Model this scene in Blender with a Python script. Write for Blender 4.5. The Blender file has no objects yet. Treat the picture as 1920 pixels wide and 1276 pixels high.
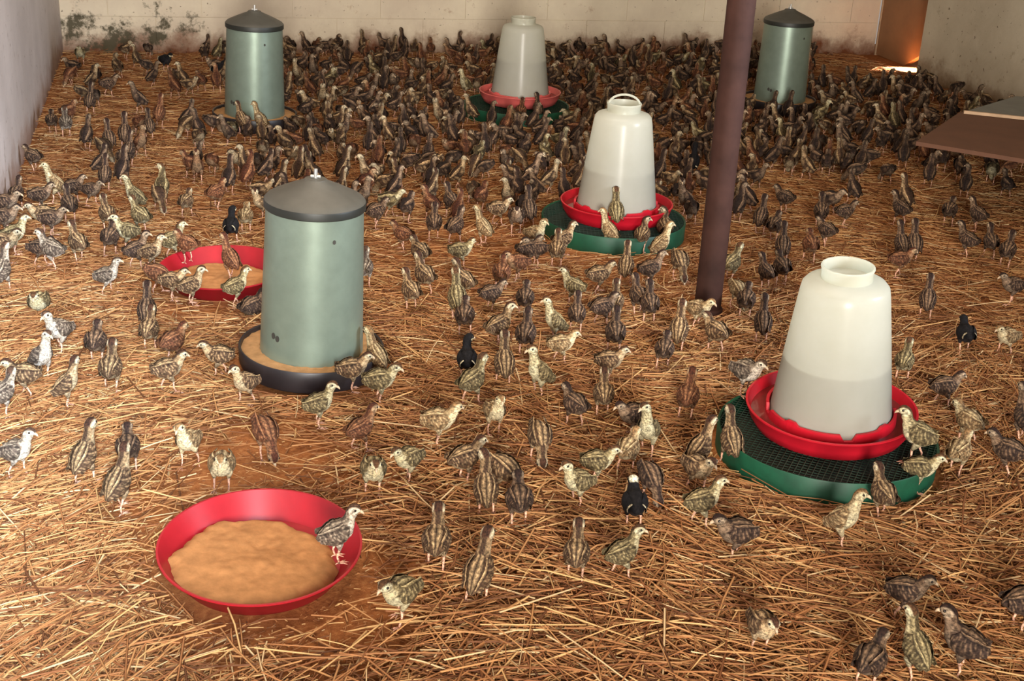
import bpy, bmesh, math, random
import numpy as np
from mathutils import Vector, Matrix
from mathutils import noise as mnoise

R = math.radians
rnd = random.Random(7)
rng = np.random.default_rng(11)
scene = bpy.context.scene
col = scene.collection

# ------------------------------------------------------------------ camera
CAM_H, PITCH, ROLL, FPX = 1.35, R(22.5), 0.05, 2400.0
_f = Vector((0, math.cos(PITCH), -math.sin(PITCH)))
_r0 = Vector((1, 0, 0)); _u0 = _r0.cross(_f)
_r = _r0 * math.cos(ROLL) + _u0 * math.sin(ROLL)
_u = _u0 * math.cos(ROLL) - _r0 * math.sin(ROLL)
cam_data = bpy.data.cameras.new('camera'); cam = bpy.data.objects.new('camera', cam_data)
col.objects.link(cam); scene.camera = cam
cam_data.sensor_width = 36.0; cam_data.lens = FPX / 1920 * 36.0
cam_data.clip_start = 0.05
cam.matrix_world = Matrix(((_r.x, _u.x, -_f.x, 0), (_r.y, _u.y, -_f.y, 0), (_r.z, _u.z, -_f.z, CAM_H), (0, 0, 0, 1)))


def ground(x, y, z=0.0):
    """floor position (height z) that was read off the photograph at pixel x, y"""
    d = _f * FPX + _r * (x - 960) - _u * (y - 638)
    t = (z - CAM_H) / d.z
    return Vector((d.x * t, d.y * t, z))


# ------------------------------------------------------------------ light
world = bpy.data.worlds.new('World'); scene.world = world; world.use_nodes = True
bg = world.node_tree.nodes['Background']
bg.inputs[0].default_value = (1.0, 0.93, 0.88, 1); bg.inputs[1].default_value = 0.6


def area(name, loc, aim, sx, sy, power, color, spread=180):
    d = bpy.data.lights.new(name, 'AREA'); d.shape = 'RECTANGLE'; d.size = sx; d.size_y = sy
    d.energy = power; d.color = color; d.spread = R(spread)
    o = bpy.data.objects.new(name, d); col.objects.link(o); o.location = loc
    o.rotation_euler = (Vector(aim) - Vector(loc)).to_track_quat('-Z', 'Y').to_euler()
    return o


# daylight through an assumed, unseen open doorway behind the photographer
area('assumed_doorway_light', (0.3, -2.6, 1.45), (-1.0, 6.0, 1.0), 1.2, 1.9, 250, (1.0, 0.94, 0.86), 80)
# cool light added for an assumed, unseen window on the right, falling across the room on the left wall and the litter below it
area('assumed_window_light', (3.0, 2.25, 1.55), (-2.0, 4.3, 0.35), 0.9, 0.8, 40, (0.80, 0.88, 1.0), 58)
area('assumed_side_light', (0.1, -0.3, 1.7), (-1.65, 2.9, 0.0), 0.35, 0.7, 30, (0.70, 0.84, 1.0), 34)  # added cool light for an assumed, unseen side opening, aimed at the left floor
# soft warm overhead fill, added to lift the shadows; no roof opening there
area('overhead_fill_light', (-0.3, 3.4, 2.64), (-0.3, 3.4, 0), 2.2, 2.2, 95, (1.0, 0.80, 0.62))

vs = scene.view_settings
scene.display_settings.display_device = 'sRGB'
vs.view_transform = 'Standard'; vs.look = 'None'; vs.gamma = 1.0; vs.use_curve_mapping = False
vs.exposure = -0.76


# ------------------------------------------------------------------ helpers
def lin(c):
    out = []
    for v in c[:3]:
        v = v / 255.0
        out.append(v / 12.92 if v <= 0.04045 else ((v + 0.055) / 1.055) ** 2.4)
    return tuple(out)


def tag(o, label=None, cat=None, group=None, kind=None):
    if label: o['label'] = label
    if cat: o['category'] = cat
    if group: o['group'] = group
    if kind: o['kind'] = kind
    return o


def link(o, parent=None):
    col.objects.link(o)
    if parent is not None: o.parent = parent
    return o


def empty(name, loc=(0, 0, 0), rot=(0, 0, 0)):
    o = bpy.data.objects.new(name, None); col.objects.link(o); o.location = loc; o.rotation_euler = rot
    o.empty_display_size = 0.05
    return o


def mesh_obj(name, verts, faces, mat, parent=None, smooth=False, cols=None):
    me = bpy.data.meshes.new(name); me.from_pydata([tuple(v) for v in verts], [], faces)
    if smooth: me.polygons.foreach_set('use_smooth', [True] * len(me.polygons))
    if cols is not None: set_cols(me, cols)
    me.materials.append(mat); me.update()
    return link(bpy.data.objects.new(name, me), parent)


def set_cols(me, cols):
    a = me.color_attributes.new('Col', 'FLOAT_COLOR', 'POINT')
    arr = np.ones((len(cols), 4), dtype=np.float32); arr[:, :3] = np.asarray(cols, dtype=np.float32)
    a.data.foreach_set('color', arr.ravel())


class MB:
    """collects shapes into one mesh"""
    def __init__(s): s.v = []; s.f = []; s.c = []

    def add(s, v, f, c=None):
        n = len(s.v); s.v += [tuple(p) for p in v]; s.f += [tuple(i + n for i in q) for q in f]
        if c is not None: s.c += list(c) if len(c) == len(v) and not isinstance(c[0], float) else [c] * len(v)

    def box(s, lo, hi):
        x0, y0, z0 = lo; x1, y1, z1 = hi
        s.add([(x0, y0, z0), (x1, y0, z0), (x1, y1, z0), (x0, y1, z0), (x0, y0, z1), (x1, y0, z1), (x1, y1, z1), (x0, y1, z1)],
              [(0, 3, 2, 1), (4, 5, 6, 7), (0, 1, 5, 4), (1, 2, 6, 5), (2, 3, 7, 6), (3, 0, 4, 7)])

    def lathe(s, prof, n=64, close=False):
        v = []; f = []
        m = len(prof)
        for k in range(n):
            a = 2 * math.pi * k / n; ca, sa = math.cos(a), math.sin(a)
            v += [(r * ca, r * sa, z) for r, z in prof]
        for k in range(n):
            k2 = (k + 1) % n
            for j in range(m if close else m - 1):
                j2 = (j + 1) % m
                f.append((k * m + j, k2 * m + j, k2 * m + j2, k * m + j2))
        s.add(v, f)

    def tube(s, pts, rad, n=8, c=None, cap=True):
        pts = [Vector(p) for p in pts]
        rad = rad if isinstance(rad, (list, tuple)) else [rad] * len(pts)
        v = []; f = []
        for i, p in enumerate(pts):
            t = (pts[min(i + 1, len(pts) - 1)] - pts[max(i - 1, 0)]).normalized()
            a = t.orthogonal().normalized() if i == 0 else (a - t * a.dot(t)).normalized()
            b = t.cross(a)
            for k in range(n):
                q = 2 * math.pi * k / n
                v.append(p + (a * math.cos(q) + b * math.sin(q)) * rad[i])
        for i in range(len(pts) - 1):
            for k in range(n):
                k2 = (k + 1) % n
                f.append((i * n + k, i * n + k2, (i + 1) * n + k2, (i + 1) * n + k))
        if cap:
            f.append(tuple(range(n - 1, -1, -1))); m = (len(pts) - 1) * n; f.append(tuple(range(m, m + n)))
        s.add(v, f, c)

    def build(s, name, mat, parent=None, smooth=False, bevel=0):
        o = mesh_obj(name, s.v, s.f, mat, parent, smooth, s.c if s.c and len(s.c) == len(s.v) else None)
        if smooth:
            try: o.data.set_sharp_from_angle(angle=R(42))
            except Exception: pass
        if bevel:
            b = o.modifiers.new('bevel', 'BEVEL'); b.width = bevel; b.segments = 2; b.limit_method = 'ANGLE'
        return o


# ------------------------------------------------------------------ materials
def mat_new(name):
    m = bpy.data.materials.new(name); m.use_nodes = True
    nt = m.node_tree; return m, nt, nt.nodes['Principled BSDF']


def noise(nt, scale, detail=4, rough=0.6, coord='Object', dist=0.0):
    tc = nt.nodes.new('ShaderNodeTexCoord'); n = nt.nodes.new('ShaderNodeTexNoise')
    n.inputs['Scale'].default_value = scale; n.inputs['Detail'].default_value = detail
    n.inputs['Roughness'].default_value = rough; n.inputs['Distortion'].default_value = dist
    nt.links.new(tc.outputs[coord], n.inputs['Vector']); return n


def ramp(nt, src, stops):
    r = nt.nodes.new('ShaderNodeValToRGB'); e = r.color_ramp.elements
    while len(e) < len(stops): e.new(0.5)
    for k, (p, c) in enumerate(stops):
        e[k].position = p; e[k].color = (*c, 1) if len(c) == 3 else c
    nt.links.new(src, r.inputs[0]); return r


def mix(nt, fac, a, b, mode='MIX'):
    m = nt.nodes.new('ShaderNodeMix'); m.data_type = 'RGBA'; m.blend_type = mode
    if isinstance(fac, (int, float)): m.inputs[0].default_value = fac
    else: nt.links.new(fac, m.inputs[0])
    for s, i in ((a, 6), (b, 7)):
        if isinstance(s, tuple): m.inputs[i].default_value = (*s[:3], 1)
        else: nt.links.new(s, m.inputs[i])
    return m.outputs[2]


def bump(nt, bsdf, src, strength, dist=0.002):
    b = nt.nodes.new('ShaderNodeBump'); b.inputs['Strength'].default_value = strength; b.inputs['Distance'].default_value = dist
    nt.links.new(src, b.inputs['Height']); nt.links.new(b.outputs[0], bsdf.inputs['Normal'])


def simple(name, c, rough=0.5, metal=0.0, var=0.12, scale=18, spec=0.5, bmp=0.0, bscale=200):
    m, nt, b = mat_new(name); c = lin(c)
    n = noise(nt, scale)
    r = ramp(nt, n.outputs[0], [(0.3, tuple(x * (1 - var) for x in c)), (0.7, tuple(min(1, x * (1 + var)) for x in c))])
    nt.links.new(r.outputs[0], b.inputs['Base Color'])
    b.inputs['Roughness'].default_value = rough; b.inputs['Metallic'].default_value = metal
    b.inputs['Specular IOR Level'].default_value = spec
    if bmp: bump(nt, b, noise(nt, bscale).outputs[0], bmp)
    return m


def wall_mat(name, base, alt, stain, dirt, mold=0.0):
    """whitewashed masonry: blotches, small flaked spots, dirt splashed up from the litter, mould near one corner"""
    m, nt, b = mat_new(name)
    n1 = noise(nt, 1.7, 6, 0.65); n2 = noise(nt, 9, 6, 0.7); n3 = noise(nt, 38, 4, 0.6)
    c = ramp(nt, n1.outputs[0], [(0.35, lin(base)), (0.65, lin(alt))]).outputs[0]
    sp = ramp(nt, n2.outputs[0], [(0.60, (0, 0, 0)), (0.72, (1, 1, 1))])
    c = mix(nt, sp.outputs[0], c, lin(stain))
    fl = ramp(nt, n3.outputs[0], [(0.665, (0, 0, 0)), (0.69, (0.8, 0.8, 0.8))])
    c = mix(nt, fl.outputs[0], c, lin((95, 78, 58)))
    tc = nt.nodes.new('ShaderNodeTexCoord'); sx = nt.nodes.new('ShaderNodeSeparateXYZ')
    nt.links.new(tc.outputs['Object'], sx.inputs[0])

    def math_(op, a, bb):
        q = nt.nodes.new('ShaderNodeMath'); q.operation = op
        for s, i in ((a, 0), (bb, 1)):
            if isinstance(s, (int, float)): q.inputs[i].default_value = s
            else: nt.links.new(s, q.inputs[i])
        return q.outputs[0]
    n4 = noise(nt, 5, 5, 0.7)
    h = math_('ADD', sx.outputs[2], math_('MULTIPLY', math_('SUBTRACT', n4.outputs[0], 0.5), -0.34))
    dr = ramp(nt, h, [(0.0, (1, 1, 1)), (0.07, (0.65, 0.65, 0.65)), (0.13, (0.12, 0.12, 0.12)), (0.22, (0, 0, 0))])
    c = mix(nt, dr.outputs[0], c, lin(dirt))
    if mold:
        n5 = noise(nt, 6.5, 8, 0.72)
        near = ramp(nt, math_('MULTIPLY', sx.outputs[0], 0.42), [(0.0, (1, 1, 1)), (0.25, (0.8, 0.8, 0.8)), (0.62, (0, 0, 0))])
        low = ramp(nt, sx.outputs[2], [(0.0, (0.7, 0.7, 0.7)), (0.16, (1, 1, 1)), (0.36, (0.1, 0.1, 0.1))])
        k = math_('MULTIPLY', near.outputs[0], low.outputs[0])
        k2 = ramp(nt, math_('ADD', n5.outputs[0], math_('MULTIPLY', k, 0.22)), [(0.66, (0, 0, 0)), (0.74, (mold, mold, mold))])
        c = mix(nt, k2.outputs[0], c, lin((72, 66, 46)))
    nt.links.new(c, b.inputs['Base Color']); b.inputs['Roughness'].default_value = 0.6
    b.inputs['Specular IOR Level'].default_value = 0.2
    bump(nt, b, n2.outputs[0], 0.35, 0.01)
    return m


M = {}
M['wall_back'] = wall_mat('whitewashed_blockwork', (226, 214, 188), (205, 190, 168), (176, 150, 124), (112, 66, 40), 0.95)
M['wall_left'] = wall_mat('grey_plaster', (206, 198, 194), (186, 178, 174), (160, 150, 144), (150, 124, 110))
M['wall_right'] = wall_mat('stained_plaster', (200, 190, 168), (176, 164, 142), (150, 134, 110), (126, 104, 80))
M['ceiling'] = simple('ceiling_boards', (150, 140, 125), 0.9)
M['mortar'] = simple('mortar', (128, 104, 80), 0.95, var=0.3)
M['galv'] = simple('galvanised_sheet', (130, 146, 132), 0.36, 0.5, 0.10, 14, 0.5, 0.08, 400)
M['lid'] = simple('dark_grey_lid', (80, 78, 70), 0.55, 0.1, 0.10, 30)
M['lidrim'] = simple('lid_rim', (34, 36, 31), 0.5, 0.1, 0.10, 30)
M['steel'] = simple('steel_pin', (190, 190, 185), 0.35, 0.7)
M['black'] = simple('black_tray_plastic', (38, 34, 36), 0.42, 0, 0.25, 20)
M['slot'] = simple('dark_slot', (52, 50, 44), 0.7)
M['green'] = simple('green_plastic_ring', (14, 74, 50), 0.5, 0, 0.25, 25)
M['wire'] = simple('green_wire_mesh', (18, 46, 32), 0.55, 0.0, 0.3, 40)
M['dark_bed'] = simple('dark_bed', (46, 42, 32), 0.95, 0, 0.4, 60)
M['pole'] = simple('rusty_brown_pipe', (58, 37, 31), 0.75, 0.0, 0.35, 9, 0.15, 0.1, 120)
M['board'] = simple('brown_hover_board', (100, 66, 46), 0.75, 0, 0.12, 10)
M['sheet'] = simple('grey_metal_sheet', (120, 124, 122), 0.4, 0.5, 0.15, 12)
M['edge'] = simple('pale_board_edge', (190, 160, 128), 0.8)
M['door'] = simple('brown_door_board', (140, 100, 66), 0.6, 0, 0.15, 7)
M['leg'] = simple('chick_leg_pink', (205, 158, 132), 0.6, 0, 0.1, 200)
M['beak'] = simple('chick_beak_horn', (196, 170, 138), 0.45)
M['eye'] = simple('chick_eye_black', (18, 13, 11), 0.15)
M['mash'] = simple('feed_mash', (174, 122, 76), 0.95, 0, 0.18, 45, 0.1, 0.35, 160)
M['trayfeed'] = simple('tray_feed', (176, 134, 90), 0.95, 0, 0.2, 45, 0.1, 0.35, 160)
M['straw_one'] = simple('straw_stalk', (214, 176, 112), 0.6)
M['pale_panel'] = simple('fill_panel_pale', (200, 196, 180), 0.4)  # even pale colour of the added overhead panel


def red_mat(name, c, transl):
    m, nt, b = mat_new(name)
    n = noise(nt, 26, 4); c = lin(c)
    r = ramp(nt, n.outputs[0], [(0.35, tuple(x * 0.9 for x in c)), (0.7, tuple(min(1, x * 1.08) for x in c))])
    nt.links.new(r.outputs[0], b.inputs['Base Color']); b.inputs['Roughness'].default_value = 0.38
    tr = nt.nodes.new('ShaderNodeBsdfTranslucent'); tr.inputs[0].default_value = (c[0], c[1] * 0.8, c[2] * 0.8, 1)
    mx = nt.nodes.new('ShaderNodeMixShader'); mx.inputs[0].default_value = transl
    nt.links.new(b.outputs[0], mx.inputs[1]); nt.links.new(tr.outputs[0], mx.inputs[2])
    nt.links.new(mx.outputs[0], nt.nodes['Material Output'].inputs[0])
    return m


M['red'] = red_mat('red_pan_plastic', (182, 32, 44), 0.25)
M['red_tray'] = red_mat('red_drinker_tray', (200, 26, 44), 0.15)
M['pink_tray'] = red_mat('faded_red_drinker_tray', (222, 104, 98), 0.15)


def jar_mat():
    m, nt, b = mat_new('milky_drinker_plastic')
    n = noise(nt, 12, 3)
    r = ramp(nt, n.outputs[0], [(0.3, lin((226, 227, 214))), (0.7, lin((232, 233, 222)))])
    nt.links.new(r.outputs[0], b.inputs['Base Color']); b.inputs['Roughness'].default_value = 0.27
    tr = nt.nodes.new('ShaderNodeBsdfTranslucent'); nt.links.new(r.outputs[0], tr.inputs[0])
    mx = nt.nodes.new('ShaderNodeMixShader'); mx.inputs[0].default_value = 0.67
    nt.links.new(b.outputs[0], mx.inputs[1]); nt.links.new(tr.outputs[0], mx.inputs[2])
    nt.links.new(mx.outputs[0], nt.nodes['Material Output'].inputs[0])
    return m


M['jar'] = jar_mat()
M['water'] = simple('cloudy_water', (104, 94, 72), 0.3)
M['wet'] = simple('trough_water', (120, 40, 40), 0.08)


def litter_mat():
    m, nt, b = mat_new('dusty_chaff_litter')
    n1 = noise(nt, 3.0, 5); n2 = noise(nt, 60, 6, 0.75); n3 = noise(nt, 260, 3)
    c = ramp(nt, n2.outputs[0], [(0.28, lin((122, 72, 40))), (0.5, lin((164, 104, 60))), (0.72, lin((192, 134, 84)))]).outputs[0]
    w = ramp(nt, n1.outputs[0], [(0.35, (0.82, 0.78, 0.74)), (0.65, (1, 1, 1))])
    c = mix(nt, 1.0, c, w.outputs[0], 'MULTIPLY')
    nt.links.new(c, b.inputs['Base Color']); b.inputs['Roughness'].default_value = 0.95
    b.inputs['Specular IOR Level'].default_value = 0.1
    bump(nt, b, n2.outputs[0], 0.9, 0.006)
    return m


M['litter'] = litter_mat()


def attr_mat(name, rough, fine, famp, var):
    """colour from the mesh's own plumage / stalk colours, with fine speckle and a little difference from one to the next"""
    m, nt, b = mat_new(name)
    a = nt.nodes.new('ShaderNodeAttribute'); a.attribute_name = 'Col'
    c = a.outputs['Color']
    if famp:
        n = noise(nt, fine, 3, 0.65)
        mp = nt.nodes.new('ShaderNodeMapping'); mp.inputs['Scale'].default_value = (0.42, 1, 1)
        nt.links.new(n.inputs['Vector'].links[0].from_socket, mp.inputs[0]); nt.links.new(mp.outputs[0], n.inputs['Vector'])
        w = ramp(nt, n.outputs[0], [(0.36, (1 - famp,) * 3), (0.50, (1,) * 3), (0.64, (1 + famp,) * 3)])
        c = mix(nt, 1.0, c, w.outputs[0], 'MULTIPLY')
    if var:
        oi = nt.nodes.new('ShaderNodeObjectInfo')
        w = ramp(nt, oi.outputs['Random'], [(0.0, (1 - var, 1 - var, 1 - var)), (1.0, (1 + var, 1 + var * 0.9, 1 + var * 0.8))])
        c = mix(nt, 1.0, c, w.outputs[0], 'MULTIPLY')
    nt.links.new(c, b.inputs['Base Color']); b.inputs['Roughness'].default_value = rough
    b.inputs['Specular IOR Level'].default_value = 0.25
    return m


M['feather'] = attr_mat('chick_plumage', 0.85, 260, 0.62, 0.16)
M['straw'] = attr_mat('straw', 0.55, 0, 0, 0)

# ------------------------------------------------------------------ the room
YAW = R(15.4)
BL = Vector((-2.54, 7.05, 0))                      # left back corner of the floor
E1 = Vector((math.cos(YAW), math.sin(YAW), 0)); E2 = Vector((-math.sin(YAW), math.cos(YAW), 0))
WID, DEP, HGT = 4.95, 9.5, 2.7


def to_room(p):
    d = Vector((p[0], p[1], 0)) - BL
    return d.dot(E1), d.dot(E2)


def room(o):
    o.location = BL; o.rotation_euler = (0, 0, YAW); return o


mb = MB(); mb.box((-0.4, -DEP, -0.1), (WID + 0.6, 0.4, 0.0))
tag(room(mb.build('floor', M['litter'])), 'brown dusty litter floor under the straw', kind='structure')
mb = MB(); mb.box((-0.3, -DEP, HGT), (WID + 0.5, 0.3, HGT + 0.08))
tag(room(mb.build('ceiling', M['ceiling'])), 'board ceiling above the chicks', kind='structure')
mb = MB(); mb.box((-0.25, -DEP, -0.05), (0.0, 0.25, HGT))
tag(room(mb.build('wall_left', M['wall_left'])), 'pale grey plastered wall with flaking foot', kind='structure')
# back wall: mortar core, three courses of blocks in front, plain whitewash above
mb = MB(); mb.box((0.0, 0.004, -0.05), (WID, 0.25, 0.61)); mb.box((0.0, 0.0, 0.61), (WID, 0.25, HGT))
wb = room(mb.build('wall_back', M['wall_back']))
tag(wb, 'whitewashed block wall with mould and brown splashes', kind='structure')
nb = 0
for c in range(3):
    x = -0.25 * (c % 2) if c else 0.0
    while x < WID - 0.01:
        x0, x1 = max(0.0, x) + 0.002, min(WID, x + 0.5) - 0.002
        if x1 - x0 > 0.05:
            dy = rnd.uniform(-0.004, 0.0)
            mb = MB(); mb.box((x0, dy, c * 0.203 + 0.002 - (0.03 if c == 0 else 0)), (x1, 0.006, c * 0.203 + 0.2005))
            o = mb.build('concrete_block', M['wall_back'], wb)
        x += 0.5
# right wall with the door recess next to the back corner
mb = MB(); mb.box((WID - 0.13, -DEP, -0.05), (WID + 0.15, -0.735, HGT)); mb.box((WID - 0.13, -0.735, 1.95), (WID + 0.15, 0.0, HGT))
tag(room(mb.build('wall_right', M['wall_right'])), 'stained cream wall beside the brown door', kind='structure')
mb = MB()
for a_, b_, c_, d_ in ((-5.2, -4.1, 1.05, 1.12), (-5.2, -4.1, 1.98, 2.05), (-5.2, -5.13, 1.12, 1.98), (-4.17, -4.1, 1.12, 1.98)): mb.box((WID - 0.15, a_, c_), (WID - 0.125, b_, d_))
tag(room(mb.build('added_window_frame', M['edge'])), 'added pale frame on the right wall for an assumed window', kind='structure')  # frame added to go with the window light; the wall behind is solid
dv = [(WID + 0.01, -0.015, 0.005), (WID + 0.05, -0.015, 0.005), (WID + 0.05, -0.36, 0.0), (WID + 0.01, -0.36, 0.0),
      (WID + 0.01, -0.015, 1.94), (WID + 0.05, -0.015, 1.94), (WID + 0.05, -0.73, 1.94), (WID + 0.01, -0.73, 1.94),
      (WID + 0.05, -0.725, 0.20), (WID + 0.01, -0.725, 0.20)]
df = [(3, 0, 4, 7, 9), (1, 2, 8, 6, 5), (0, 1, 5, 4), (4, 5, 6, 7), (0, 3, 2, 1), (3, 9, 8, 2), (9, 7, 6, 8)]
o = mesh_obj('door_1', dv, df, M['door'])
tag(room(o), 'brown door with daylight leaking under its corner', kind='structure')
mb = MB(); mb.box((WID + 0.005, -0.012, 0), (WID + 0.09, 0.0, 1.95)); mb.box((WID + 0.005, -0.735, 1.94), (WID + 0.09, 0.0, 1.95))
mb.build('door_frame', M['edge'], o)
# daylight outside that low door corner
p = BL + E1 * (WID + 0.50) - E2 * 0.60
d = bpy.data.lights.new('daylight_outside_door', 'SPOT'); d.energy = 2600; d.spot_size = R(15); d.spot_blend = 0.3; d.shadow_soft_size = 0.03
d.color = (1.0, 0.96, 0.9)
lo = link(bpy.data.objects.new('daylight_outside_door', d)); lo.location = (p.x, p.y, 0.22)
aim = BL + E1 * (WID - 0.02) - E2 * 0.50
lo.rotation_euler = (Vector((aim.x, aim.y, 0.01)) - lo.location).to_track_quat('-Z', 'Y').to_euler()

# invented panel, added just above the overhead fill light to go with it
mb = MB(); mb.box((-1.15, -1.15, 0), (1.15, 1.15, 0.03)); o = mb.build('added_fill_panel', M['pale_panel']); o.location = (-0.3, 3.4, HGT - 0.045)
tag(o, 'added pale panel above the overhead fill light', kind='structure')

# rusty pole
pr = empty('steel_pole', ground(1325, 588))
mb = MB(); mb.lathe([(0.0, -0.02), (0.039, -0.02), (0.039, HGT - 0.001), (0.0, HGT - 0.001)], 40)
mb.build('pipe', M['pole'], pr, True)
mb = MB(); mb.lathe([(0.0, 0.0), (0.046, 0.0), (0.045, 0.02), (0.0395, 0.024)], 40); mb.build('foot_collar', M['pole'], pr, True)
tag(pr, 'rusty brown steel pole standing in the straw', 'pole')

OBST = []            # round footprints that straw and crowd keep clear of: x, y, r


# ------------------------------------------------------------------ feeders
def feeder(x, y, tilt, spin, label):
    b = ground(x, y, 0.06); b.z = 0.0
    r = empty('hanging_feeder', b, (tilt[0], tilt[1], spin)); OBST.append((b.x, b.y, 0.19))
    mb = MB(); mb.lathe([(0.0, 0.004), (0.160, 0.004), (0.174, 0.010), (0.182, 0.028), (0.184, 0.066), (0.182, 0.069), (0.178, 0.067), (0.175, 0.040), (0.165, 0.028), (0.0, 0.024)], 72)
    mb.build('tray', M['black'], r, True)
    # ring of feed between the tank and the tray lip, its surface uneven
    v = []; f = []; n, k = 72, 5
    for i in range(n):
        a = 2 * math.pi * i / n
        for j in range(k):
            q = 0.12 + (0.1772 - 0.12) * j / (k - 1)
            z = 0.061 - 0.004 * (j / (k - 1)) ** 2 + rnd.uniform(-0.002, 0.002)
            v.append((q * math.cos(a), q * math.sin(a), z))
    for i in range(n):
        for j in range(k - 1):
            i2 = (i + 1) % n; f.append((i * k + j, i2 * k + j, i2 * k + j + 1, i * k + j + 1))
    mesh_obj('feed', v, f, M['trayfeed'], r, True)
    mb = MB(); mb.lathe([(0.1295, 0.052), (0.132, 0.050), (0.133, 0.057), (0.130, 0.060), (0.1185, 0.447), (0.1165, 0.447), (0.126, 0.06)], 80)
    t = mb.build('tank', M['galv'], r, True)
    mb = MB(); mb.lathe([(0.1325, 0.056), (0.1345, 0.058), (0.1325, 0.061)], 72, True); mb.build('bottom_bead', M['trayfeed'], t, True)
    for a, z, w in ((R(-128), 0.125, 0.006), (R(-122), 0.121, 0.006), (R(-58), 0.38, 0.004)):
        rr = 0.130 - (z - 0.06) * 0.03
        mb = MB(); mb.tube([(0, -0.0005, 0), (0, 0.0015, 0)], w, 10)
        s = mb.build('slot', M['slot'], t); s.location = (rr * math.cos(a), rr * math.sin(a), z); s.rotation_euler = (0, 0, a - R(90)); s.scale = (1, 1, 1.4)
    mb = MB(); mb.tube([(0.1190 * math.cos(a), 0.1190 * math.sin(a), 0.447 - 0.003) for a in (R(88), R(90))], 0.002, 6)
    mb = MB(); mb.lathe([(0.0, 0.506), (0.026, 0.504), (0.030, 0.499), (0.070, 0.482), (0.105, 0.4655), (0.117, 0.459), (0.123, 0.452), (0.0, 0.450)], 72)
    ld = mb.build('lid', M['lid'], r, True)
    mb = MB(); mb.lathe([(0.1205, 0.453), (0.1235, 0.452), (0.1245, 0.449), (0.1240, 0.434), (0.1220, 0.432), (0.1205, 0.436)], 72, True)
    mb.build('rim', M['lidrim'], ld, True)
    mb = MB(); mb.tube([(0, 0, 0.10), (0, 0, 0.505), (0, 0, 0.528)], [0.005, 0.005, 0.0045], 12)
    mb.build('hanging_pin', M['steel'], r, True)
    mb = MB(); mb.tube([(-0.012, 0, 0.509), (0.012, 0, 0.509)], 0.004, 8); mb.build('pin_nut', M['steel'], r, True)
    tag(r, label, 'feeder', 'grey metal tube feeders')
    return r


feeder(583, 650, (0, R(2.0), 0), 0, 'nearest grey-green metal tube feeder with dark lid and black tray')
feeder(477, 212, (0, R(1.6), 0), 0.0, 'grey metal tube feeder standing near the left part of the back wall')
feeder(1461, 185, (0, 0, 0), 0.0, 'grey-green metal tube feeder behind the rusty pole at far right')


# ------------------------------------------------------------------ drinkers on green rings
def platform(x, y, label):
    b = ground(x, y, 0.055); b.z = 0.0
    r = empty('mesh_platform', b, (0, 0, rnd.uniform(0, 1.5))); OBST.append((b.x, b.y, 0.255))
    mb = MB(); mb.lathe([(0.2445, 0.0), (0.2500, 0.0), (0.2510, 0.058), (0.2490, 0.061), (0.2445, 0.058)], 96, True)
    mb.build('ring', M['green'], r, True)
    mb = MB(); st = 0.0125; n = int(0.244 / st)
    for i in range(-n, n + 1):
        p_ = i * st; h = math.sqrt(max(0, 0.2455 ** 2 - p_ * p_))
        mb.tube([(p_, -h, 0.0565), (p_, h, 0.0565)], 0.0011, 4); mb.tube([(-h, p_, 0.0580), (h, p_, 0.0580)], 0.0011, 4)
    mb.build('wire_mesh', M['wire'], r)['kind'] = 'stuff'
    mb = MB(); mb.lathe([(0.0, 0.018), (0.244, 0.014)], 48); mb.build('under_mesh_disc', M['dark_bed'], r, True)  # plain dark disc below the wire mesh
    tag(r, label, 'platform', 'green mesh-topped platforms')
    return b


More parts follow.
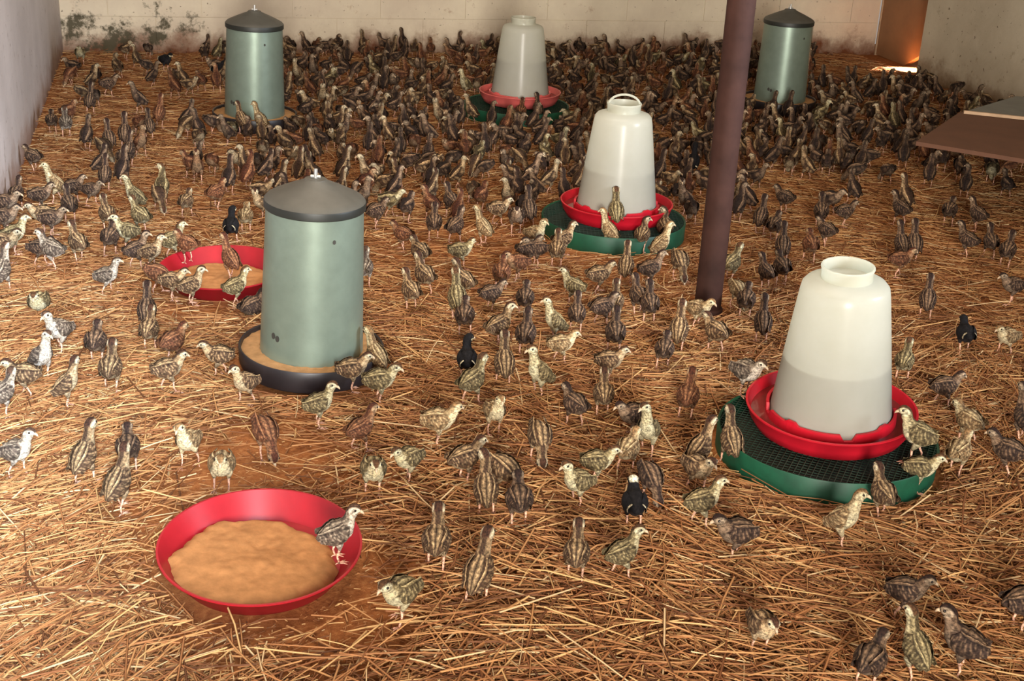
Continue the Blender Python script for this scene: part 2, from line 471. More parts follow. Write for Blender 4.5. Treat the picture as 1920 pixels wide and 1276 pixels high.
def drinker(x, y, tilt, label, mat, handle=False, water=0.24, pf=''):
    b = ground(x, y, 0.11); b.z = 0.0
    r = empty('poultry_drinker', (b.x, b.y, 0.0595), (tilt[0], tilt[1], 0))
    Z = -0.0595
    mb = MB(); mb.lathe([(0.0, 0.060), (0.158, 0.060), (0.172, 0.066), (0.186, 0.090), (0.192, 0.112), (0.195, 0.114), (0.195, 0.117), (0.190, 0.117), (0.182, 0.094), (0.168, 0.072), (0.150, 0.068), (0.0, 0.068)], 96)
    mb.v = [(a, c, z + Z) for a, c, z in mb.v]
    tr = mb.build('tray', mat, r, True)
    mb = MB(); mb.lathe([(0.146, 0.092 + Z), (0.185, 0.092 + Z)], 64); mb.build('trough_water', M['wet'], r, True)
    # inner collar with drinking notches
    v = []; f = []; n = 96
    for i in range(n):
        a = 2 * math.pi * i / n; top = 0.114 if (i % 24) not in (0, 1, 2) else 0.099
        if (i % 24) in (10, 11, 12): top = 0.121
        for q, z in ((0.1405, 0.066), (0.1405, top), (0.1475, top), (0.1500, 0.066)): v.append((q * math.cos(a), q * math.sin(a), z + Z))
    for i in range(n):
        i2 = (i + 1) % n
        for j in range(3): f.append((i * 4 + j, i2 * 4 + j, i2 * 4 + j + 1, i * 4 + j + 1))
    mesh_obj('collar', v, f, mat, r)
    prof = [(0.1385, 0.072), (0.1380, 0.100), (0.1250, 0.200), (0.1120, 0.300), (0.0990, 0.395), (0.0955, 0.412), (0.0880, 0.421), (0.0700, 0.427), (0.0600, 0.429), (0.0565, 0.431)]
    mb = MB(); mb.lathe([(q, z + Z) for q, z in prof], 96); jar = mb.build('jar', M['jar'], r, True)
    mb = MB(); mb.lathe([(0.0530, 0.429 + Z), (0.0575, 0.429 + Z), (0.0560, 0.436 + Z), (0.0570, 0.450 + Z), (0.0590, 0.456 + Z), (0.0580, 0.459 + Z), (0.0545, 0.459 + Z), (0.0530, 0.452 + Z)], 64, True)
    mb.build('neck_rim', M['jar'], jar, True)
    mb = MB(); mb.lathe([(0.0, 0.434 + Z), (0.0535, 0.433 + Z)], 48); mb.build('cap', M['jar'], jar, True)
    def rad(z):
        for (q0, z0), (q1, z1) in zip(prof, prof[1:]):
            if z0 <= z <= z1: return q0 + (q1 - q0) * (z - z0) / (z1 - z0)
        return 0.1
    mb = MB(); mb.lathe([(0.0, 0.075 + Z)] + [(rad(z) - 0.0032, z + Z) for z in (0.075, 0.10, 0.14, 0.18, water - 0.002)] + [(0.0, water + Z)], 64)
    mb.build('water', M['water'], r, True)
    if handle:
        pts = [(0.052 * math.cos(R(a)), 0.0, 0.452 + 0.034 * math.sin(R(a)) + Z) for a in range(0, 181, 15)]
        mb = MB(); mb.tube(pts, 0.0038, 8); mb.build('handle', M['jar'], r, True)
    tag(r, label, 'drinker', 'white bell drinkers with red trays')
    return r


platform(1550, 812, 'green mesh-topped ring platform under the nearest drinker')
platform(1150, 408, 'green mesh-topped ring platform under the middle drinker')
platform(968, 196, 'green ring platform under the farthest drinker by the back wall')
drinker(1559, 761, (R(2.2), R(-2.2)), 'nearest white drinker jar with bright red tray, at right', M['red_tray'])
drinker(1156, 380, (0, 0), 'middle white drinker with carrying loop handle and red tray', M['red_tray'], True)
drinker(975, 172, (0, 0), 'farthest white drinker with faded pink-red tray, near the back wall', M['pink_tray'], water=0.27)


# ------------------------------------------------------------------ red pans of mash
def pan(x, y, tilt, rad, label, flabel, seed, off):
    b = ground(x, y, 0.055); b.z = 0.0; OBST.append((b.x, b.y, rad * 0.93))
    s = rad / 0.19
    o = MB(); o.lathe([(0.0, 0.004), (0.146 * s, 0.004), (0.152 * s, 0.007), (0.187 * s, 0.054), (0.190 * s, 0.055), (0.190 * s, 0.058), (0.186 * s, 0.058), (0.149 * s, 0.010), (0.0, 0.008)], 96)
    r = o.build('feed_pan', M['red'], None, True); r.location = b; r.rotation_euler = (tilt[0], tilt[1], 0)
    tag(r, label, 'pan', 'red feed pans')
    # mound of mash: uneven edge, heaped towards one side
    g = random.Random(seed); n, k = 96, 22; v = []; f = []
    ph = [g.uniform(0, 6.28) for _ in range(6)]
    def edge(a):
        e = 0.152 + 0.020 * math.cos(a - off) + 0.004 * math.sin(3 * a + ph[0]) + 0.003 * math.sin(7 * a + ph[1]) + 0.002 * math.sin(13 * a + ph[2]) + 0.0015 * math.sin(29 * a + ph[3])
        return e * s
    v.append((0, 0, 0.033))
    for j in range(1, k + 1):
        for i in range(n):
            a = 2 * math.pi * i / n; e = edge(a); q = e * j / k
            wall = 0.010 + max(0.0, (e - 0.149 * s)) * 1.27
            x_, y_ = q * math.cos(a), q * math.sin(a)
            z = 0.033 + 0.0035 * mnoise.noise(Vector((x_ * 13 + seed, y_ * 16, 0))) + 0.0022 * mnoise.noise(Vector((x_ * 60, y_ * 55, seed))) + 0.0012 * g.uniform(-1, 1) * (j / k) ** 2
            z += 0.010 * (math.cos(a - off)) * (j / k)
            t = max(0.0, (j / k - 0.86) / 0.14)
            z = z * (1 - t ** 2) + (wall + 0.001) * t ** 2
            v.append((q * math.cos(a), q * math.sin(a), z))
    for i in range(n): f.append((0, 1 + i, 1 + (i + 1) % n))
    for j in range(k - 1):
        for i in range(n):
            i2 = (i + 1) % n; a0 = 1 + j * n; a1 = 1 + (j + 1) * n
            f.append((a0 + i, a1 + i, a1 + i2, a0 + i2))
    m = mesh_obj('feed_mash', v, f, M['mash'], None, True); m.location = b; m.rotation_euler = (tilt[0], tilt[1], 0)
    tag(m, flabel, 'feed', 'mash heaped in the pans')
    return b


PAN1 = pan(488, 1018, (R(3.0), R(1.0)), 0.190, 'red plastic feed pan nearest the camera', 'sandy brown feed mash heaped in the nearest red pan', 3, R(-125))
PAN2 = pan(418, 500, (R(1.0), 0), 0.188, 'red plastic feed pan half hidden behind the nearest metal feeder', 'brown feed mash in the red pan behind the feeder', 5, R(-100))

# ------------------------------------------------------------------ low hover board at the right edge
hb = ground(1718, 265, 0.30); u1 = (ground(1920, 298, 0.30) - hb).normalized(); u2 = Vector((-u1.y, u1.x, 0))
ha = math.atan2(u1.y, u1.x)
hr = empty('hover_board', (hb.x, hb.y, 0), (0, 0, ha))
q5 = [(0, 0), (1.0, 0), (1.0, 1.12), (0.36, 1.12), (0.0, 0.66)]
mesh_obj('board', [(a, b, z) for z in (.285, .300) for a, b in q5], [(4, 3, 2, 1, 0), (5, 6, 7, 8, 9)] + [(k, (k + 1) % 5, (k + 1) % 5 + 5, k + 5) for k in range(5)], M['board'], hr)
for x, y in ((0.55, 0.30), (0.92, 0.30), (0.55, 1.05), (0.92, 1.05)):
    mb = MB(); mb.box((x - 0.018, y - 0.018, 0), (x + 0.018, y + 0.018, 0.286)); mb.build('leg', M['board'], hr)
tag(hr, 'low brown hover board on legs at the right edge', 'board')
sh = empty('metal_sheet', hb + u1 * 0.02 + u2 * 0.64 + Vector((0, 0, 0.002)), (0, 0, ha + R(13.7)))
q4 = [(0, 0), (0.85, 0), (0.85, 0.50), (0.22, 0.47)]
mesh_obj('sheet', [(a, b, z) for z in (0, .006) for a, b in q4], [(3, 2, 1, 0), (4, 5, 6, 7)] + [(k, (k + 1) % 4, (k + 1) % 4 + 4, k + 4) for k in range(4)], M['sheet'], sh)
mb = MB(); mb.box((0.0, -0.012, 0.0), (0.85, 0.0, 0.012)); mb.build('folded_edge', M['edge'], sh)
tag(sh, 'grey metal sheet lying on the brown hover board', 'metal sheet')
OBST.append((pr.location.x, pr.location.y, 0.05))

# ------------------------------------------------------------------ straw
BARE = [(470, 880, .17, .85), (300, 985, .15, .7), (640, 1165, .16, .8), (400, 1190, .12, .6), (700, 1120, .1, .6), (500, 860, .14, .8), (560, 790, .10, .5),
        (330, 560, .16, .6), (430, 575, .14, .7), (330, 790, .1, .3), (700, 930, .12, .5), (1240, 520, .2, .4), (1660, 640, .25, .35), (660, 620, .1, .3), (1130, 470, .2, .4),
        (980, 460, .25, .5), (840, 470, .2, .4), (1120, 1200, .1, .3)]
BARE = [(ground(a, b).x, ground(a, b).y, r_, k) for a, b, r_, k in BARE]


def straw_patch(name, n, ylo, yhi, lmin, lmax, wid, label, lift, bare=1.0):
    yy = ylo + (yhi - ylo) * rng.random(n * 2)
    hw = 0.55 + 0.42 * yy
    xx = (rng.random(n * 2) * 2 - 1) * hw
    rx = (xx - BL.x) * E1.x + (yy - BL.y) * E1.y
    ry = (xx - BL.x) * E2.x + (yy - BL.y) * E2.y
    ok = (rx > 0.02) & (rx < WID - 0.16) & (ry < -0.02)
    L = lmin + (lmax - lmin) * rng.random(len(xx)) ** 2.6
    keep = np.ones(len(xx))
    for bx, by, br, bk in BARE:
        d = np.hypot(xx - bx, (yy - by) * 0.8); keep *= 1 - bare * bk * np.clip(1.5 - d / br, 0, 1)
    # clumps
    cl = 0.55 + 0.45 * np.sin(xx * 9.1 + 2 * np.sin(yy * 4.3)) * np.sin(yy * 7.7 + 1.5 * np.sin(xx * 6.1))
    ok &= rng.random(len(xx)) < keep * (0.62 + 0.5 * cl)
    # general lie of the stalks drifts from place to place
    ang = np.where(rng.random(len(xx)) < 0.38, 0.25 + 0.7 * np.sin(xx * 2.3 + yy * 1.7) + rng.normal(0, 0.42, len(xx)), rng.random(len(xx)) * math.pi)
    pit = rng.normal(0, 0.055, len(xx)); bend = rng.normal(0, 0.10, len(xx))
    for ox, oy, orr in OBST:
        for s in (-0.5, -0.25, 0, 0.25, 0.5):
            ok &= np.hypot(xx + np.cos(ang) * L * s - ox, yy + np.sin(ang) * L * s - oy) > orr + 0.004
    idx = np.nonzero(ok)[0][:n]
    xx, yy, L, ang, pit, bend = (q[idx] for q in (xx, yy, L, ang, pit, bend)); m = len(idx)
    z0 = 0.003 + lift * rng.random(m) ** 1.6 + np.abs(np.sin(pit)) * L * 0.5
    w = wid * (0.55 + 0.75 * rng.random(m))
    tx, ty = np.cos(ang), np.sin(ang); nx, ny = -ty, tx
    V = np.zeros((m, 9, 3), np.float32)
    for k, s in enumerate((-0.5, rng.uniform(-0.2, 0.2, m), 0.5)):
        off = bend * L * (0.25 - np.abs(s) * 0.5 + 0.0) * (1 if k == 1 else 0)
        cx = xx + tx * L * s + nx * off; cy = yy + ty * L * s + ny * off; cz = z0 + np.sin(pit) * L * s + (0.15 * np.abs(bend) * L if k == 1 else 0)
        cz = np.maximum(cz, 0.002)
        for j, (a, h) in enumerate(((-1, 0.0), (1, 0.0), (0.1, 0.9))):
            V[:, k * 3 + j, 0] = cx + nx * w * a; V[:, k * 3 + j, 1] = cy + ny * w * a; V[:, k * 3 + j, 2] = cz + w * h
    F = []
    for k in (0, 3):
        for j in range(3):
            j2 = (j + 1) % 3; F.append((k + j, k + j2, k + 3 + j2, k + 3 + j))
    F = np.array(F, np.int32)[None] + (np.arange(m, dtype=np.int32) * 9)[:, None, None]
    me = bpy.data.meshes.new(name); nv = m * 9; nf = m * 6
    me.vertices.add(nv); me.vertices.foreach_set('co', V.ravel())
    me.loops.add(nf * 4); me.loops.foreach_set('vertex_index', F.ravel())
    me.polygons.add(nf); me.polygons.foreach_set('loop_start', np.arange(0, nf * 4, 4, dtype=np.int32))
    me.update(calc_edges=True); me.validate()
    pal = np.array([lin(c) for c in ((204, 162, 108), (182, 132, 84), (160, 108, 66), (136, 86, 52), (216, 186, 140), (106, 66, 40))])
    pick = rng.choice(6, m, p=(0.15, 0.27, 0.27, 0.17, 0.05, 0.09)); c = pal[pick] * (0.85 + 0.3 * rng.random((m, 1)))
    set_cols(me, np.repeat(c, 9, axis=0))
    me.materials.append(M['straw'])
    o = link(bpy.data.objects.new(name, me)); tag(o, label, 'straw', kind='stuff')
    return o


straw_patch('straw_bedding', 46000, 1.45, 3.5, 0.03, 0.22, 0.0018, 'loose golden straw bedding spread over the whole floor', 0.016)
straw_patch('straw_bedding', 30000, 3.4, 5.2, 0.03, 0.18, 0.0016, 'loose golden straw bedding in the middle of the floor', 0.013)
straw_patch('straw_bedding', 26000, 5.1, 8.4, 0.04, 0.19, 0.0019, 'thin brown straw bedding at the back of the floor', 0.012)

straw_patch('straw_chaff', 34000, 1.45, 4.2, 0.005, 0.03, 0.0011, 'fine broken straw chaff sprinkled on the litter', 0.004, 0.25)

# one long stalk leaning on the front of the nearest green ring
a, b2 = ground(1448, 903, 0.025), ground(1640, 917, 0.03)
mb = MB(); mb.tube([a, (a + b2) / 2 + Vector((0, 0, 0.004)), b2], 0.0022, 6)
o = mb.build('straw_stalk', M['straw_one'], None, True); tag(o, 'single long pale straw stalk along the front of the nearest green ring', 'straw stalk')

# ------------------------------------------------------------------ chicks
PAL = {   # dark stripe, buff stripe, mid, belly, crown, face
    'brown': ((52, 35, 24), (178, 148, 108), (102, 78, 56), (184, 164, 130), (64, 40, 27), (208, 192, 158)),
    'dark': ((36, 25, 21), (138, 110, 84), (72, 54, 43), (130, 110, 90), (44, 28, 22), (168, 146, 120)),
    'olive': ((66, 54, 34), (176, 158, 114), (108, 94, 66), (200, 190, 154), (80, 54, 33), (212, 202, 165)),
    'grey': ((60, 48, 41), (168, 152, 130), (104, 90, 77), (208, 196, 178), (76, 54, 40), (214, 200, 176)),
    'cream': ((96, 72, 48), (198, 174, 130), (140, 114, 80), (220, 204, 164), (130, 100, 66), (222, 206, 164)),
    'rust': ((70, 37, 23), (154, 108, 74), (114, 74, 49), (152, 122, 92), (72, 38, 24), (182, 152, 116)),
    'black': ((15, 13, 15), (24, 21, 22), (18, 17, 20), (46, 43, 44), (14, 12, 14), (34, 30, 30)),
}
PAL['pied'] = PAL['black']
PAL = {k: [np.array(lin(c)) * (0.76 if i in (3, 5) else 0.9) for i, c in enumerate(v)] for k, v in PAL.items()}
#  spine from tail to beak root: x, z, half width, half height
SPINE = {
    'st': [(-.056, .056, .004, .003), (-.045, .060, .013, .012), (-.029, .062, .0215, .022), (-.008, .065, .0265, .0275), (.012, .072, .025, .027), (.025, .083, .0185, .0195), (.033, .094, .0130, .0130), (.038, .103, .0115, .0115), (.042, .111, .0125, .0122), (.050, .1155, .0122, .0118), (.058, .1145, .0085, .0085), (.063, .1130, .0040, .0042)],
    'up': [(-.048, .038, .004, .003), (-.039, .045, .013, .011), (-.025, .054, .0215, .021), (-.008, .065, .0255, .0255), (.007, .079, .0235, .0245), (.017, .094, .0165, .0170), (.023, .108, .0118, .0118), (.027, .120, .0108, .0108), (.031, .130, .0122, .0118), (.039, .1355, .0120, .0116), (.047, .1345, .0084, .0084), (.052, .1330, .0040, .0042)],
    'lo': [(-.058, .060, .004, .003), (-.047, .063, .013, .012), (-.030, .064, .0220, .0225), (-.008, .065, .0270, .0280), (.013, .068, .0255, .0270), (.028, .075, .0195, .0205), (.037, .082, .0150, .0150), (.042, .088, .0130, .0130), (.047, .093, .0128, .0124), (.055, .0955, .0122, .0118), (.063, .0940, .0085, .0085), (.068, .0920, .0040, .0042)],
    'pk': [(-.056, .078, .004, .003), (-.045, .076, .013, .012), (-.028, .071, .0215, .022), (-.007, .065, .0265, .0275), (.014, .058, .0250, .0265), (.031, .049, .0185, .0190), (.043, .039, .0130, .0130), (.050, .030, .0115, .0115), (.055, .023, .0124, .0120), (.061, .0165, .0120, .0116), (.066, .0105, .0084, .0084), (.069, .0065, .0040, .0042)],
}
for _k in SPINE: SPINE[_k] = [(x * 0.74, z * 0.97 + .002, w * (0.86 if w > .0125 else 1), h * (0.92 if w > .0125 else 1)) for x, z, w, h in SPINE[_k]]
SPINE['si'] = [(x, max(z - .034, .010), w * 1.12, h * 1.02) for x, z, w, h in SPINE['lo']]


def spine_at(pose, t):
    P = SPINE[pose]; t = min(max(t, 0.0), 10.999); i = int(t); q = t - i
    p = [np.array(P[min(max(i + k, 0), 11)]) for k in (-1, 0, 1, 2)]
    return 0.5 * (2 * p[1] + (p[2] - p[0]) * q + (2 * p[0] - 5 * p[1] + 4 * p[2] - p[3]) * q * q + (3 * p[1] - p[0] - 3 * p[2] + p[3]) * q ** 3)


def frame_at(pose, t, ht):
    """centre, tangent, side, dorsal normal, half width, half height of the body at t; the head is turned by ht degrees"""
    a = spine_at(pose, t); b = spine_at(pose, min(t + 0.04, 10.99)); c = spine_at(pose, max(t - 0.04, 0))
    T = np.array([b[0] - c[0], 0, b[1] - c[1]]); T /= np.linalg.norm(T) + 1e-12
    C = np.array([a[0], 0, a[1]]); S = np.array([0, 1.0, 0]); N = np.array([-T[2], 0, T[0]])
    if ht:
        k = min(max((t - 5.6) / 2.6, 0), 1); k = k * k * (3 - 2 * k); g = R(ht) * k
        piv = spine_at(pose, 7.2)[0]; cs, sn = math.cos(g), math.sin(g)
        rot = lambda v: np.array([v[0] * cs - v[1] * sn, v[0] * sn + v[1] * cs, v[2]])
        C = rot(C - np.array([piv, 0, 0])) + np.array([piv, 0, 0]); T, S, N = rot(T), rot(S), rot(N)
    return C, T, S, N, max(a[2], .001), max(a[3], .001)


def surf(pose, t, phi, ht, k=1.0, off=0.0):
    C, T, S, N, w, h = frame_at(pose, t, ht)
    return C + S * (w * k + off) * math.sin(phi) + N * (h * k + off) * math.cos(phi)


def plumage(var, t, ph, g):
    """colour on the body at spine position t and angle ph (degrees from the dorsal line)"""
    dark, buff, mid, belly, crown, face = PAL[var]
    j = g.uniform(0.82, 1.18)
    if t > 7.7:                                        # head
        if var == 'pied': c = np.array(lin((214, 206, 178))) if ph < 62 and t < 10 else crown
        elif var == 'black':
            c = np.array(lin((206, 196, 160))) if (ph > 84 and t > 8.4) else crown
        elif ph < 42: c = crown
        elif ph < 58 and t < 9.6: c = face * 0.8 + dark * 0.2
        elif 66 < ph < 92 and t < 8.9: c = dark * 0.6 + face * 0.4
        else: c = face
    elif t > 5.2:                                      # neck
        if ph < 26: c = dark * 0.75 + mid * 0.25
        elif ph < 75: c = (buff * 0.55 + mid * 0.45) * g.uniform(0.55, 1.0)
        else: c = belly * 0.6 + buff * 0.4
        if var in ('black', 'pied'): c = mid if ph < 140 else belly
    else:                                              # body
        if ph < 14: c = dark * 0.8
        elif ph < 25: c = buff * g.uniform(0.75, 1.0)
        elif ph < 42: c = dark * 0.85 + mid * 0.15
        elif ph < 108: c = mid * g.choice((0.7, 1.0, 1.25))
        else: c = belly * g.uniform(0.8, 1.0)
        if t < 1.0: c = c * 0.6 + dark * 0.4
        if var == 'pied' and ph > 75 and t > 3.2: c = np.array(lin((200, 190, 158)))
    return c * j


def body_geo(pose, ht, var, nr, ns, g, fluff):
    V = []; F = []; Cc = []
    ts = [11 * (i / (nr - 1)) for i in range(nr)]
    for i, t in enumerate(ts):
        C, T, S, N, w, h = frame_at(pose, t, ht)
        for k in range(ns):
            ph = 2 * math.pi * k / ns; q = 1 + (fluff * g.uniform(-1, 1) if t < 7.4 else 0.3 * fluff * g.uniform(-1, 1))
            V.append(C + S * w * q * math.sin(ph) + N * h * q * math.cos(ph) + T * g.uniform(-1, 1) * 0.0009)
            d = math.degrees(ph); d = 360 - d if d > 180 else d
            Cc.append(plumage(var, t, d, g))
    for i in range(nr - 1):
        for k in range(ns):
            k2 = (k + 1) % ns; F.append((i * ns + k, i * ns + k2, (i + 1) * ns + k2, (i + 1) * ns + k))
    F.append(tuple(range(ns))[::-1]); m = (nr - 1) * ns; F.append(tuple(range(m, m + ns)))
    return V, F, Cc


def wing_geo(pose, var, side, nu, nv, g):
    dark, buff, mid, belly, crown, face = PAL[var]
    V = []; F = []; Cc = []
    for i in range(nu):
        u = i / (nu - 1); t = 5.0 - 4.5 * u
        for j in range(nv):
            v = j / (nv - 1)
            lo = 44 - 14 * u; hi = 48 + 78 * math.sin(math.pi * min(1, 0.18 + 0.66 * u)) ** 0.8
            ph = R(lo + (hi - lo) * v) * side
            s = (u * 6.3 + v * 1.3 + 0.5 * math.sin(v * 9 + u * 5)) % 1.0
            env = math.sin(math.pi * (0.08 + 0.86 * u)) ** 0.5 * (0.35 + 0.65 * math.sin(math.pi * (0.12 + 0.76 * v)))
            p = surf(pose, max(t, 1.6), ph, 0, 1.0, 0.0010 + 0.0034 * env + 0.0013 * s)
            if t < 1.6:                                # wing tip runs on past the rump
                C, T, S, N, w, h = frame_at(pose, 1.8, 0)
                p = p - T * (1.6 - t) * 0.012 + S * side * 0.001
            V.append(p)
            if var in ('black', 'pied'): c = mid if not (u > .88) else np.array(lin((190, 180, 150)))
            elif j == 0: c = buff * 1.05
            elif j == 1: c = dark * 0.8
            elif s > 0.74: c = (buff * 0.6 + mid * 0.4) * g.uniform(0.6, 1.15)
            else: c = (dark * 0.55 + mid * 0.45) * g.uniform(0.6, 1.25)
            Cc.append(c)
    for i in range(nu - 1):
        for j in range(nv - 1):
            q = (i * nv + j, (i + 1) * nv + j, (i + 1) * nv + j + 1, i * nv + j + 1)
            F.append(q if side > 0 else q[::-1])
    return V, F, Cc


def leg_geo(pose, var, side, n, stride):
    belly = PAL[var][3]; mid = PAL[var][2]; pink = np.array(lin((208, 160, 134)))
    dz = {'st': 0, 'up': 0.0, 'lo': .0, 'pk': 0, 'si': -.03}[pose]
    y = .0145 * side; fx = stride * side * 0.014
    mb = MB()
    mb.tube([(-.006, y * 0.9, .058 + dz), (.001, y * 1.0, .046), (.001 + fx * .5, y * 1.0, .033)], [.0115, .0085, .0032], n, belly * .55 + mid * .45)
    mb.tube([(.001 + fx * .5, y * 1.0, .035), (-.004 + fx * .8, y, .018), (.000 + fx, y, .003)], [.0028, .0020, .0021], n, pink)
    for a, ln in ((-28, .018), (0, .021), (28, .018), (180, .008)):
        c, s = math.cos(R(a)), math.sin(R(a))
        mb.tube([(fx, y, .0032), (fx + c * ln * .55, y + s * ln * .55, .0034), (fx + c * ln, y + s * ln, .0012)], [.0018, .0014, .0006], max(4, n - 2), pink)
    return mb.v, mb.f, mb.c


def beak_geo(pose, ht, n):
    C, T, S, N, w, h = frame_at(pose, 10.6, ht); mb = MB()
    p = [Vector(C), Vector(C + T * .0070 - N * .0006), Vector(C + T * .0115 - N * .0030)]
    mb.tube(p, [.0040, .0026, .0005], n, np.array(lin((198, 172, 140))))
    return mb.v, mb.f, mb.c


CACHE = {}


def cached(name, key, geo, mat, smooth=True):
    if key not in CACHE:
        V, F, Cc = geo()
        me = bpy.data.meshes.new(name); me.from_pydata([tuple(float(q) for q in p) for p in V], [], F)
        if Cc: set_cols(me, [tuple(float(q) for q in c) for c in Cc])
        if smooth: me.polygons.foreach_set('use_smooth', [True] * len(me.polygons))
        me.materials.append(mat); me.update(); CACHE[key] = me
    return CACHE[key]


def eye_mesh():
    bm = bmesh.new(); bmesh.ops.create_icosphere(bm, subdivisions=2, radius=.0027)
    me = bpy.data.meshes.new('eye'); bm.to_mesh(me); bm.free()
    me.polygons.foreach_set('use_smooth', [True] * len(me.polygons)); me.materials.append(M['eye']); return me


EYE = eye_mesh()
POS = []


def chick(p, heading, pose, ht, var, z, label, group, size):
    g = random.Random(len(POS) * 13 + 5)
    me = cached('pheasant_chick', ('b', pose, ht, var), lambda: body_geo(pose, ht, var, 40, 22, g, .055), M['feather'])
    o = link(bpy.data.objects.new('pheasant_chick', me)); o.location = (p.x, p.y, z); o.rotation_euler = (R(g.uniform(-3, 3)), 0, R(heading)); o.scale = (size,) * 3
    tag(o, label, 'chick', group)
    for s in (1, -1):
        link(bpy.data.objects.new('wing', cached('wing', ('w', pose, var, s), lambda: wing_geo(pose, var, s, 24, 8, g), M['feather'])), o)
        if pose != 'si':
            st = g.choice((-1, 0, 1)) if s == 1 else st
            link(bpy.data.objects.new('leg', cached('leg', ('l', pose, var, s, st), lambda: leg_geo(pose, var, s, 8, st), M['feather'])), o)
        e = link(bpy.data.objects.new('eye', EYE), o); q = surf(pose, 9.25, s * R(74), ht, 0.93); e.location = tuple(q)
    link(bpy.data.objects.new('beak', cached('beak', ('k', pose, ht), lambda: beak_geo(pose, ht, 8), M['beak'])), o)
    POS.append((p.x, p.y))
    return o


def small_geo(pose, ht, var, g, nr=20, ns=12):
    V, F, Cc = [], [], []
    for geo in (body_geo(pose, ht, var, nr, ns, g, .06), wing_geo(pose, var, 1, 9, 4, g), wing_geo(pose, var, -1, 9, 4, g), beak_geo(pose, ht, 4)) + (() if pose == 'si' else (leg_geo(pose, var, 1, 4, 1), leg_geo(pose, var, -1, 4, 1))):
        n = len(V); V += list(geo[0]); F += [tuple(i + n for i in f) for f in geo[1]]; Cc += list(geo[2])
    return V, F, Cc


